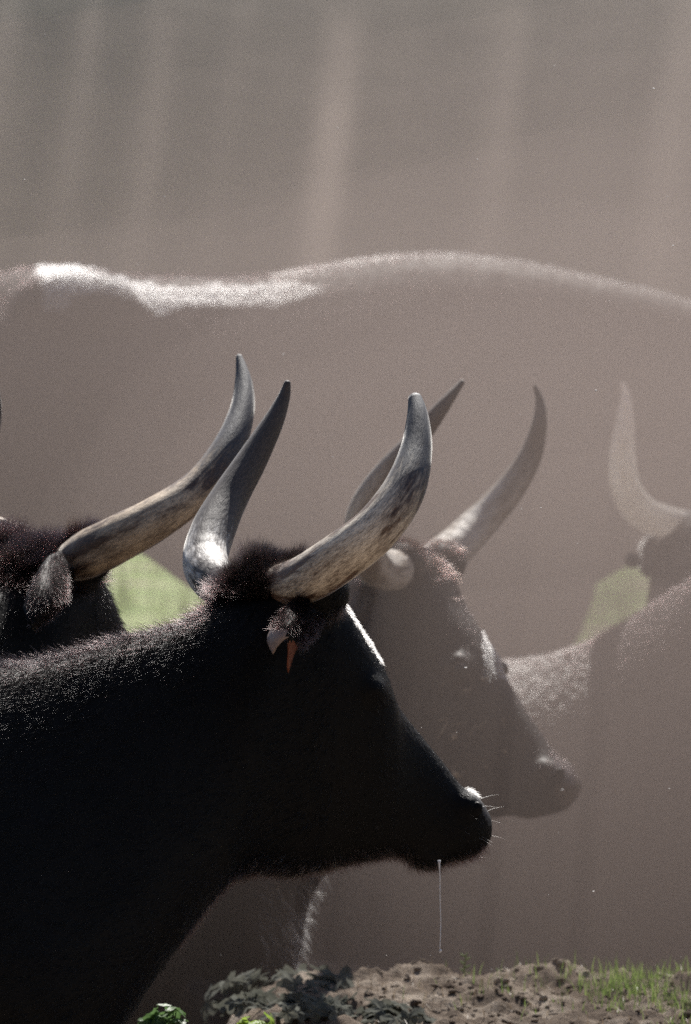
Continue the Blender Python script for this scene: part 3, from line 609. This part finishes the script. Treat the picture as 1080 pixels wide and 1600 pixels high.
fur('hair', cowF, oF, WF, TF, NF, wv, 45000, lambda P, N: (flF(P, N)[0], .25 + .2 * np.clip(N[:, 2], 0, 1)), lambda P, N: .013 + .006 * np.clip(N[:, 2], 0, 1), 0.00040, H_brown, 51)
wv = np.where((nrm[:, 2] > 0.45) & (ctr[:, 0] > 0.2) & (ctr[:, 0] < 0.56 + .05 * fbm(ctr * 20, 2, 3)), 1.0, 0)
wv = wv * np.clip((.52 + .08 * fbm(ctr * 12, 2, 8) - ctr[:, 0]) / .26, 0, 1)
fur('hair', cowF, oF, WF, TF, NF, wv, 8000, lambda P, N: (flF(P, N)[0], np.full(len(P), .4)), lambda P, N: np.full(len(P), .016), 0.0005, H_pale, 52)  # sun highlight on the back, painted as pale hairs

# ---- the big one behind, crossing the whole picture ---------------------------
planD = Plan(1330, 12.7, [(-3, 0), (-0.8, 1), (0, 4), (1, 6)])
rowsD = [(-70, 500, -70, 640, .09, .09), (-55, 450, -50, 760, .20, .20), (0, 430, 0, 840, .26, .27), (60, 420, 70, 860, .30, .29), (130, 428, 130, 850, .31, .31),
         (220, 432, 215, 862, .29, .33), (330, 434, 310, 925, .29, .36), (430, 430, 420, 940, .28, .37), (520, 414, 520, 942, .25, .37), (610, 402, 620, 942, .23, .35), (700, 398, 720, 942, .21, .33),
         (800, 408, 820, 940, .19, .30), (900, 428, 900, 928, .17, .25), (1000, 450, 990, 880, .15, .19), (1080, 472, 1080, 850, .13, .15), (1180, 500, 1190, 830, .12, .12),
         (1270, 505, 1290, 815, .11, .10), (1340, 510, 1350, 800, .11, .085), (1400, 560, 1410, 795, .10, .065), (1460, 650, 1470, 790, .065, .052), (1520, 730, 1520, 785, .048, .046), (1545, 755, 1542, 775, .02, .02)]
stD = st_px(planD, rowsD); gD = float(ground_z(np.array([0.]), np.array([12.7]), False)[0]); oD = np.array([*planD.P(-1.0, 0)[:2], gD])
cowD = base_empty('dark_cow', oD, 'large faded animal behind the others, its long back crossing the picture with a white-lit hip', 'cow', 'cattle of the herd')
def extraD(sh):
    for lat in (-1, 1):
        s, z = planD.from_px(125, 490); sh.ball(planD.P(s, z, lat * .23), (.15, .09, .09))                 # hook of the hip
        s, z = planD.from_px(60, 640); sh.ball(planD.P(s, z, lat * .20), (.20, .12, .24))                  # thigh
bodyD = cattle_body(cowD, oD, planD, stD, gD, [(-.82, -.15, 1.55, False, 1.1), (-.76, .15, 1.55, False, 1.1), (-1.95, -.18, 1.55, True, 1.0), (-2.0, .18, 1.55, True, 1.0)], [M_dusty, M_pale], 0.016, 4, extraD)
VD, TD, ND = tri_data(bodyD.data); WD = VD + oD; ctr = WD[TD].mean(1); nrm = ND[TD[:, 0]]
horn(cowD, oD, [(1330, 530, 12.6), (1300, 510, 12.5), (1290, 450, 12.4), (1310, 390, 12.4), (1350, 330, 12.4)], [.036, .036, .03, .02, .005], M_hornC, 9)
horn(cowD, oD, [(1345, 530, 12.8), (1380, 510, 12.9), (1415, 450, 13), (1440, 390, 13), (1430, 320, 13)], [.036, .036, .03, .02, .005], M_hornC, 10)
for sgn in (-1, 1):
    q = planD.P(0.03, H + (1000 - 560) / F * 12.6, sgn * .10); c3 = lambda a, b_, c_: ((q[0] + a) / (q[1] + b_) * F + 540, 1000 - (q[2] + c_ - H) / (q[1] + b_) * F, q[1] + b_)
    ear(cowD, oD, [c3(0, 0, .03), c3(-.02, sgn * .06, .02), c3(-.03, sgn * .12, 0), c3(-.04, sgn * .17, -.03)], [c3(0, 0, 0), c3(-.04, sgn * .06, 0), c3(-.05, sgn * .12, -.03), c3(-.04, sgn * .18, -.05)],
        [c3(0, 0, -.03), c3(0, sgn * .06, -.04), c3(-.01, sgn * .12, -.06), c3(-.03, sgn * .17, -.06)], [M_dusty, M_earpink, M_earorange], False)
s, z = planD.from_px(1440, 640); eyeball(cowD, planD.P(s, z, -.09), .017, oD); eyeball(cowD, planD.P(s, z, .09), .017, oD)
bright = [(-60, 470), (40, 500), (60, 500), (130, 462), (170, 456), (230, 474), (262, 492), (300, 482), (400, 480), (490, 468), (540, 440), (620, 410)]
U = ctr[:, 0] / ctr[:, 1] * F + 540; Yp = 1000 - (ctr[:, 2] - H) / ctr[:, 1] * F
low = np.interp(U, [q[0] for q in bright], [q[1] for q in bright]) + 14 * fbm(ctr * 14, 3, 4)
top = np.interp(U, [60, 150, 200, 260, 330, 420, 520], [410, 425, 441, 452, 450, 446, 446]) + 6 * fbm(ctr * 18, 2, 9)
lit_patch = (U > 72 + 18 * fbm(ctr * 9, 2, 8)) & (U < 520) & (Yp < low) & (Yp > top) & (ctr[:, 1] < 12.80) & (nrm[:, 2] > 0.02)
pw = lit_patch * np.where(U < 260, 1.0, np.clip((530 + 60 * fbm(ctr * 9, 2, 8) - U) / 260, 0, 1) ** 0.8)
flD0 = flow(planD)
fur('hair', cowD, oD, WD, TD, ND, pw, 26000, lambda P, N: (flD0(P, N)[0], np.full(len(P), .3)), lambda P, N: np.full(len(P), .020), 0.0007, H_white, 62)  # sun highlight over hip and loin, painted as white hairs
fur('hair', cowD, oD, WD, TD, ND, ((nrm[:, 2] > .90) & (U > 430)).astype(float), 2600, lambda P, N: (flD0(P, N)[0], np.full(len(P), .4)), lambda P, N: np.full(len(P), .018), 0.0005, H_pale, 63)  # thin sun rim along the spine, painted as pale hairs
flD = flow(planD); wv = np.where(nrm[:, 2] > 0.1, 1.0, 0.25)
fur('hair', cowD, oD, WD, TD, ND, wv, 45000, lambda P, N: (flD(P, N)[0], .25 + .2 * np.clip(N[:, 2], 0, 1)), lambda P, N: .013 + .010 * np.clip(N[:, 2], 0, 1), 0.00045, H_brown, 61)

# ---- the one at the right edge -------------------------------------------------
planE = Plan(1098, 11.4, [(-3, -150), (-0.35, -145), (-0.1, -112), (1, -110)])
dzE = (H + (1000 - 795) / F * 11.4) - stA[11][1]
stE = [(a * (0.75 if a < -0.3 else 1) , b_ + dzE, c_ * (0.75 if c_ < -0.3 else 1), d_ + dzE, e * .95, g * .95) for a, b_, c_, d_, e, g in stA]
gE = 0.42; oE = np.array([*planE.P(-0.8, 0)[:2], gE])
cowE = base_empty('horned_cow', oE, 'horned animal at the right edge, only half its face and one tall pale horn showing', 'cow', 'cattle of the herd')
bodyE = cattle_body(cowE, oE, planE, stE, gE, [(-.36, -.15, 1.0, False, 1.0), (-.36, .15, 1.0, False, 1.0), (-1.15, -.18, 1.1, True, 1.0), (-1.15, .18, 1.1, True, 1.0)], [M_dusty], 0.014, 4)
VE, TE, NE = tri_data(bodyE.data); WE = VE + oE
horn(cowE, oE, [(1075, 822, 11.38), (1040, 815, 11.35), (1003, 800, 11.30), (978, 762, 11.26), (973, 712, 11.23), (977, 660, 11.22), (978, 625, 11.22), (974, 600, 11.22)],
     [.030, .033, .034, .0315, .0270, .0190, .0115, .0045], M_hornE, 11)
horn(cowE, oE, [(1120, 822, 11.40), (1155, 815, 11.40), (1192, 800, 11.38), (1217, 762, 11.35), (1222, 712, 11.33), (1218, 660, 11.32), (1217, 625, 11.32), (1221, 600, 11.32)],
     [.030, .033, .034, .0315, .0270, .0190, .0115, .0045], M_hornE, 12)
for sgn in (-1, 1):
    q0 = 1098 + sgn * 72; e = lambda dx, y, d: (q0 + sgn * dx, y, d)
    ear(cowE, oE, [e(0, 830, 11.40), e(10, 835, 11.38), e(22, 850, 11.36), e(26, 890, 11.34)], [e(0, 845, 11.36), e(8, 852, 11.32), e(16, 870, 11.30), e(20, 898, 11.31)], [e(-8, 850, 11.40), e(-10, 868, 11.36), e(0, 886, 11.34), e(14, 902, 11.33)],
        [M_dusty, M_earpink, M_earorange], False, H_pale, 70 + sgn, 500)
flE = flow(planE)
fur('hair', cowE, oE, WE, TE, NE, np.ones(len(TE)), 16000, lambda P, N: (flE(P, N)[0], .25 + .2 * np.clip(N[:, 2], 0, 1)), lambda P, N: .013 + .012 * np.clip(N[:, 2], 0, 1), 0.00045, H_brown, 71)
for lat in (-1, 1): eyeball(cowE, planE.P(.17, stA[13][1] + dzE - .03, lat * .095), .017, oE)

# ------------------------------------------------------------------ plants and loose things on the ground
def leafmat(name, c, c2, tr=0.45):
    m, n, l, b = mat(name); geo = n.new('ShaderNodeTexCoord'); t = noise(n, l, geo.outputs['Object'], 60, 5)
    r = ramp(n, [(0.3, c), (0.7, c2)]); l.new(t.outputs[0], r.inputs[0]); l.new(r.outputs[0], b.inputs['Base Color']); b.inputs['Roughness'].default_value = 0.45
    t2 = noise(n, l, geo.outputs['Object'], 180, 3); bump(n, l, t2.outputs[0], 0.5, 0.002, b)
    ts = n.new('ShaderNodeBsdfTranslucent'); l.new(r.outputs[0], ts.inputs[0]); mixn = n.new('ShaderNodeMixShader'); mixn.inputs[0].default_value = tr
    l.new(b.outputs[0], mixn.inputs[1]); l.new(ts.outputs[0], mixn.inputs[2]); l.new(mixn.outputs[0], n['Material Output'].inputs['Surface']); return m
M_leaf = leafmat('bright_leaf', (0.06, 0.12, 0.035), (0.13, 0.21, 0.08)); M_leafy = leafmat('yellow_leaf', (0.20, 0.30, 0.05), (0.32, 0.42, 0.08))
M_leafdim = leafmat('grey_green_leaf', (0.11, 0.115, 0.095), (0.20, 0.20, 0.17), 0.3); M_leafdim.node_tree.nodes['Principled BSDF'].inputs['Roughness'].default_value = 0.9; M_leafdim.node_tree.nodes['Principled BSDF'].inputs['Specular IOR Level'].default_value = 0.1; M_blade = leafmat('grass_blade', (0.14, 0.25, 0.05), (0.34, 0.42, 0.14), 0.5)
M_dry = leafmat('dry_stalk', (0.26, 0.19, 0.12), (0.42, 0.33, 0.22), 0.2)
def leaf_geo(size, rng, lobes=5):
    na, nr = 44, 6; V = [(0, 0, 0)]; Fc = []
    for i in range(1, nr + 1):
        r = i / nr
        for j in range(na):
            a = 2 * math.pi * j / na; R = (1 + 0.26 * math.cos(lobes * a) + 0.07 * math.cos(19 * a + 1)) * (1 - 0.55 * math.exp(-((a - math.pi) / 0.35) ** 2))
            R = 1 + (R - 1) * r; x, y = math.cos(a) * R * r, math.sin(a) * R * r
            z = 0.16 * math.cos(lobes * a + math.pi) * r + 0.10 * math.sin(3 * a + size * 900) * r * r + rng.uniform(-.035, .035) * r - .22 * r * r
            V.append((x * size, y * size, z * size))
    for j in range(na): Fc.append((0, 1 + j, 1 + (j + 1) % na))
    for i in range(nr - 1):
        for j in range(na): a = 1 + i * na + j; b_ = 1 + i * na + (j + 1) % na; Fc.append((a, a + na, b_ + na, b_))
    return np.array(V), Fc
def leafy_plant(x, y, nleaf, size, height, spread, material, label, seed, group, zoff=0):
    rng = random.Random(seed); g = float(ground_z(np.array([x]), np.array([y]))[0]) + zoff; o = np.array([x, y, g])
    root = base_empty('leafy_plant', o, label, 'plant', group); LV = []; LF = []; nv = 0; st = Shell()
    for k in range(nleaf):
        a = rng.uniform(0, 2 * math.pi); h = height - min(.35 * height, .05) * rng.random() ** 1.5 * 1.3; r = spread * rng.uniform(.2, 1)
        tip = np.array([math.cos(a) * r, math.sin(a) * r, h]); st.tube([(0, 0, -.01), tip * np.array([.4, .4, .6]), tip], [.0018, .0014, .001], 6, 3)
        V, Fc = leaf_geo(size * rng.uniform(.6, 1.1), rng); M = Matrix.Rotation(a + rng.uniform(-.5, .5), 3, 'Z') @ Matrix.Rotation(rng.uniform(.1, 1.35), 3, 'Y') @ Matrix.Rotation(rng.uniform(-.7, .7), 3, 'X')
        V = V @ np.array(M).T + tip; LV.append(V); LF += [tuple(i + nv for i in f) for f in Fc]; nv += len(V)
    link('foliage', mesh_from('foliage', np.vstack(LV), LF, [material]), root)
    V, Fc = st.all(); link('stem', mesh_from('stem', V, Fc, [material]), root); return root
def wx(X, d): return (X - 540) / F * d
def top_at(X_, Y_, d): return H + (1000 - Y_) / F * d - float(ground_z(np.array([wx(X_, d)]), np.array([d]))[0])
leafy_plant(wx(258, 8.6), 8.6, 16, .020, top_at(258, 1572, 8.6), .035, M_leaf, 'small bright green plant beside the front bull leg at the bottom edge', 3, 'leafy plants', 0.0)
leafy_plant(wx(402, 8.6), 8.6, 9, .017, max(.02, top_at(402, 1592, 8.6)), .034, M_leafy, 'low yellow-green plant at the bottom edge, right of the bright green one', 5, 'leafy plants', 0.0)
dims = [(345, 9.10, 10, .030, .05, .05, 'small grey-green plant in the shade, nearest the front bull leg'), (420, 9.14, 14, .034, .075, .06, 'grey-green leafy plant with a tall pale lobed leaf against the dark leg'),
        (478, 9.16, 16, .034, .085, .06, 'shaded leafy clump under the white hairs of the dark leg'), (535, 9.10, 14, .032, .065, .06, 'dark green leafy clump in the shade under the front bull jaw'),
        (590, 9.06, 9, .024, .035, .05, 'low dark clump where the shaded plants meet the bare soil')]
for k, (X_, d, nl, sz, h, sp_, lb) in enumerate(dims):
    X_ -= 25; d += .04; h *= .28; sp_ *= 1.9; nl += 8; sz *= .85
    leafy_plant(wx(X_, d), d, nl, sz, h, sp_, M_leafdim, lb, 20 + k, 'shaded leafy plants', -0.026)

for k, (X_, d) in enumerate([(318, 8.98), (372, 8.84), (430, 8.92), (488, 8.82), (545, 8.90), (605, 8.86)]):
    leafy_plant(wx(X_, d), d, 20, .021, .022, .085, M_leafdim, ['low shaded plant just right of the front bull leg', 'low grey-green plant behind the yellow-green one', 'low shaded plant right of the yellow-green one', 'flat dull plant below the leafy clump', 'flat dull plant under the right end of the leafy clump', 'last low plant before the bare sunlit soil'][k], 60 + k, 'shaded leafy plants', -0.006)
rng = np.random.default_rng(5)
def blades(name, pts, hmin, hmax, wd, material, label, cat, kind='stuff', lean=.5):
    V = []; Fc = []
    for (x, y) in pts:
        z = float(ground_z(np.array([x]), np.array([y]))[0]); h = rng.uniform(hmin, hmax); a = rng.uniform(0, 6.28); w_ = wd * rng.uniform(.6, 1.2)
        dx, dy = math.cos(a), math.sin(a); ln = h * rng.uniform(.1, lean) ; b0 = len(V)
        for k in range(5):
            q = k / 4; cx, cy, cz = x + dx * ln * q * q, y + dy * ln * q * q, z + h * (q - .25 * q * q * ln / h) - .003; ww = w_ * (1 - q) ** .7 + .0001
            V += [(cx - dy * ww, cy + dx * ww, cz), (cx + dy * ww, cy - dx * ww, cz)]
            if k: i = b0 + 2 * k; Fc.append((i - 2, i - 1, i + 1, i))
    return tag(link(name, mesh_from(name, V, Fc, [material])), label, cat, None, kind)
pts = []
for _ in range(900):
    c = rng.random()
    if c < .55: pts.append((wx(rng.normal(985, 48), 9.05), rng.normal(9.08, .09)))
    elif c < .85: pts.append((wx(rng.normal(1060, 30), 8.9), rng.uniform(8.6, 9.2)))
    else: pts.append((wx(rng.normal(850, 90), 9.1), rng.normal(9.1, .1)))
blades('grass', pts, .010, .040, .0011, M_blade, 'thin green grass on the sunlit soil at the lower right', 'grass')
pts = [(wx(rng.uniform(560, 1080), d_), d_) for d_ in rng.uniform(8.65, 9.2, 520)]
blades('dry_grass', pts, .006, .030, .0007, M_dry, 'scattered dry stalks on the bare sunlit soil', 'dry grass', lean=1.4)
# far meadow grass seen under the belly
pts = [(rng.uniform(-2.2, 2.2), rng.uniform(14.5, 22)) for _ in range(2600)]
blades('meadow_grass', pts, .05, .16, .006, M_blade, 'bright meadow grass beyond the herd, showing in two gaps', 'grass')
for X_, d, h in ((727, 9.25, .055), (783, 9.25, .032)):
    x = wx(X_, d); z = float(ground_z(np.array([x]), np.array([d]))[0]); sh = Shell()
    sh.tube([(0, 0, -.01), (-.002, 0, h * .5), (.003, 0, h)], [.0016, .0014, .0010], 7, 4)
    for k in range(6): q = k / 6; sh.tube([(0, 0, h * (.3 + .7 * q)), (.006 * (-1) ** k, .003, h * (.36 + .7 * q)), (.009 * (-1) ** k, .004, h * (.42 + .68 * q))], [.0012, .0016, .0004], 6, 2)
    V, Fc = sh.all(); tag(link('green_shoot', mesh_from('green_shoot', V, Fc, [M_blade]), None, (x, d, z)),
                          'taller of the two thin green shoots right of the drool' if X_ < 750 else 'shorter green shoot, right of the taller one', 'plant', 'green shoots')
# clods
sh = Shell()
for k in range(560):
    d = rng.uniform(8.5, 9.3); X_ = rng.uniform(560, 1110); r = rng.uniform(.002, .0065) * (2.0 if rng.random() < .08 else 1); x = wx(X_, d); z = float(ground_z(np.array([x]), np.array([d]))[0])
    o = sh.n; sh.ball((x, d, z + r * .2), (r * rng.uniform(.8, 1.5), r, r * rng.uniform(.5, .8)), 9)
V, Fc = sh.all(); V = V + 0.0022 * np.stack([vnoise(V * 190, 1), vnoise(V * 190, 2), vnoise(V * 190, 3)], 1)
tag(link('soil_clods', mesh_from('soil_clods', V, Fc, [M_soil], False)), 'loose crumbs and clods of dry soil on the bank', 'soil clods', None, 'stuff')

# ------------------------------------------------------------------ unseen trees added beside the view, crowns slotted to shape light shafts
M_bark, n, l, b = mat('added_tree_bark'); tc = n.new('ShaderNodeTexCoord'); t = noise(n, l, tc.outputs['Object'], 6, 5)
r = ramp(n, [(0.35, (0.04, 0.032, 0.026)), (0.7, (0.08, 0.065, 0.055))]); l.new(t.outputs[0], r.inputs[0]); l.new(r.outputs[0], b.inputs['Base Color']); b.inputs['Roughness'].default_value = 0.8
M_crown = leafmat('added_tree_leaf', (0.05, 0.07, 0.025), (0.09, 0.11, 0.04), 0.3)
ZC = 7.4
def tree(spans, x, y, seed, label):
    """a big unseen tree added beside the view; its crown overhangs in lobes, sun comes down between the lobes"""
    rg = np.random.default_rng(seed); z0 = float(ground_z(np.array([x]), np.array([y]), False)[0]) - .1
    base = np.array([x, y, z0]); root = base_empty('added_shade_tree', base, label, 'tree', 'unseen trees added for light shafts'); sh = Shell(); h = ZC - z0
    sh.tube([(0, 0, 0), (.08, 0, h * .35), (-.06, -.1, h * .7), (0, -.3, h)], np.array([.30, .25, .20, .12]), 16, 5); VL = []
    for xa, xb in spans:
        mid = np.array([(xa + xb) / 2 - x, 18.6 - y, h + .1]); sh.tube([(0, -.2, h * .75), (mid[0] * .5, mid[1] * .5, h * .95), mid], [.12, .08, .04], 10, 5)
        for k in range(5):
            e = np.array([rg.uniform(xa, xb) - x, rg.uniform(17.1, 20.1) - y, h + rg.uniform(-.3, .7)]); sh.tube([mid, (mid + e) / 2 + [0, 0, .1], e], [.035, .02, .008], 8, 3)
        n_ = int(2800 * max(.3, (xb - xa))); c = np.stack([rg.uniform(xa, xb, n_) - x, rg.uniform(17.0, 20.2, n_) - y, h + rg.uniform(-.5, .9, n_)], 1); c[:, 0] += .13 * (c[:, 2] - h)
        u = rg.normal(size=(n_, 3)); u /= np.linalg.norm(u, axis=1)[:, None]; v = np.cross(u, rg.normal(size=(n_, 3))); v /= np.linalg.norm(v, axis=1)[:, None]
        s_ = rg.uniform(.05, .11, (n_, 1)); VL.append(np.stack([c - u * s_, c + v * s_ * .6, c + u * s_, c - v * s_ * .6], 1).reshape(-1, 3))
    V, Fc = sh.all(); link('added_trunk', mesh_from('added_trunk', V, Fc, [M_bark]), root); Vl = np.vstack(VL)
    link('added_crown', mesh_from('added_crown', Vl, [tuple(range(4 * i, 4 * i + 4)) for i in range(len(Vl) // 4)], [M_crown], False), root)
gaps = [(28, .036), (146, .045), (240, .042), (525, .068), (785, .033), (1045, .05)]      # where the photograph shows shafts of light, and half widths in metres
TZ = 2.9; edges = [(wx(X_, 14.3) + .13 * (ZC - TZ), w_) for X_, w_ in gaps]
xl = edges[0][0] - edges[0][1] - 1.8; spans = []
for k in range(7):
    xr = edges[k][0] - edges[k][1] if k < 6 else edges[5][0] + 2.2
    spans.append((xl, xr))
    if k < 6: xl = edges[k][0] + edges[k][1]
tree(spans[:4], -3.1, 21.5, 90, 'added unseen shade tree beyond the herd, left of the picture edge')
tree(spans[4:], 3.4, 21.8, 91, 'added unseen shade tree beyond the herd, right of the picture edge')

# ------------------------------------------------------------------ the dust the herd stirs up
bm = bmesh.new(); bmesh.ops.create_icosphere(bm, subdivisions=6, radius=1.0); V = np.array([v.co[:] for v in bm.verts])
R_ = np.abs(V) ** 8; V = V / (R_.sum(1) ** (1 / 8))[:, None]                     # rounded box, -1..1
u, v_, w_ = V[:, 0] * 5.5, V[:, 1], V[:, 2]
yf = 10.5 - 1.85 * sstep(-1.0, 0.7, u); yb = 12.9 + 3.1 * sstep(0.25, 0.55, w_)   # nearer at the right; reaches further back only high up
zt = 2.15 + 0.80 * sstep(-0.95, 0.2, v_)
V = np.stack([u, yf + (yb - yf) * (v_ + 1) / 2, -0.4 + (zt + 0.4) * (w_ + 1) / 2], 1)
V = V + 0.10 * np.stack([fbm(V * 1.4, 3, 61), fbm(V * 1.4, 3, 62), fbm(V * 1.4, 3, 63)], 1)
Fc = [tuple(v.index for v in f.verts) for f in bm.faces]; bm.free()
m = bpy.data.materials.new('dust'); m.use_nodes = True; n = m.node_tree.nodes; l = m.node_tree.links; n.remove(n['Principled BSDF'])
pv = n.new('ShaderNodeVolumePrincipled'); pv.inputs['Color'].default_value = (0.283, 0.236, 0.217, 1); pv.inputs['Density'].default_value = 0.27; pv.inputs['Anisotropy'].default_value = 0.2
l.new(pv.outputs[0], n['Material Output'].inputs['Volume'])
tag(link('dust_cloud', mesh_from('dust_cloud', V, Fc, [m])), 'brown dust hanging in the air around the herd behind the front bull', 'dust', None, 'stuff')
# thicker drifts inside it
def puff(c, r, dens, seed, label, col=None):
    bm = bmesh.new(); bmesh.ops.create_icosphere(bm, subdivisions=5, radius=1.0); V = np.array([v.co[:] for v in bm.verts]); Fc = [tuple(v.index for v in f.verts) for f in bm.faces]; bm.free()
    V = V * (1 + 0.28 * fbm(V * 1.6 + seed, 3, seed))[:, None] * np.array(r) + np.array(c)
    mm = m.copy(); mm.name = 'drifting_dust'; mm.node_tree.nodes['Principled Volume'].inputs['Density'].default_value = dens
    if col: mm.node_tree.nodes['Principled Volume'].inputs['Color'].default_value = (*col, 1)  # paler colour makes these drifts look more strongly sunlit
    tag(link('dust_puff', mesh_from('dust_puff', V, Fc, [mm])), label, 'dust', None, 'stuff')
puff((0.80, 9.22, 1.45), (1.8, .40, .80), .24, 71, 'thin drift of dust in front of the brown bull')
puff((0.60, 10.66, 0.95), (1.2, .24, .62), .75, 72, 'dust drift between the brown bull and the animals behind it', (0.38, 0.32, 0.295))
for k, q in enumerate((1.5, 1.15, .85, .6)):   # thinning outwards, so that no edge of it shows
    puff((0.60, 11.92, 1.50), (.85 * q, .26 * (.6 + .4 * q), .56 * q), .42, 73 + 9 * k, 'bright drift of dust between the horns and the flank behind', (0.50, 0.43, 0.40))
puff((0.1, 13.9, 2.35), (.95, .40, .45), .20, 75, 'drift of dust above the far back, near the middle', (0.50, 0.43, 0.40))
puff((0.95, 14.2, 2.55), (.8, .5, .6), .18, 76, 'drift of dust above the far back, at the right', (0.50, 0.43, 0.40))
puff((-0.9, 14.0, 2.75), (.5, .5, .45), .18, 77, 'drift of dust above the far back, at the left', (0.50, 0.43, 0.40))
# floating specks
M_speck, n, l, b = mat('dust_speck'); b.inputs['Base Color'].default_value = (0.8, 0.78, 0.74, 1)
sh = Shell()
for k in range(75):
    d = rng.uniform(7.8, 9.4); p = px(rng.uniform(0, 1080), rng.uniform(0, 1560), d); r = .0004 + .0011 * rng.random() ** 3; sh.ball(p, (r * rng.uniform(.8, 2), r, r), 6)
V, Fc = sh.all(); tag(link('dust_specks', mesh_from('dust_specks', V, Fc, [M_speck])), 'tiny sunlit specks floating in the air', 'dust specks', None, 'stuff')
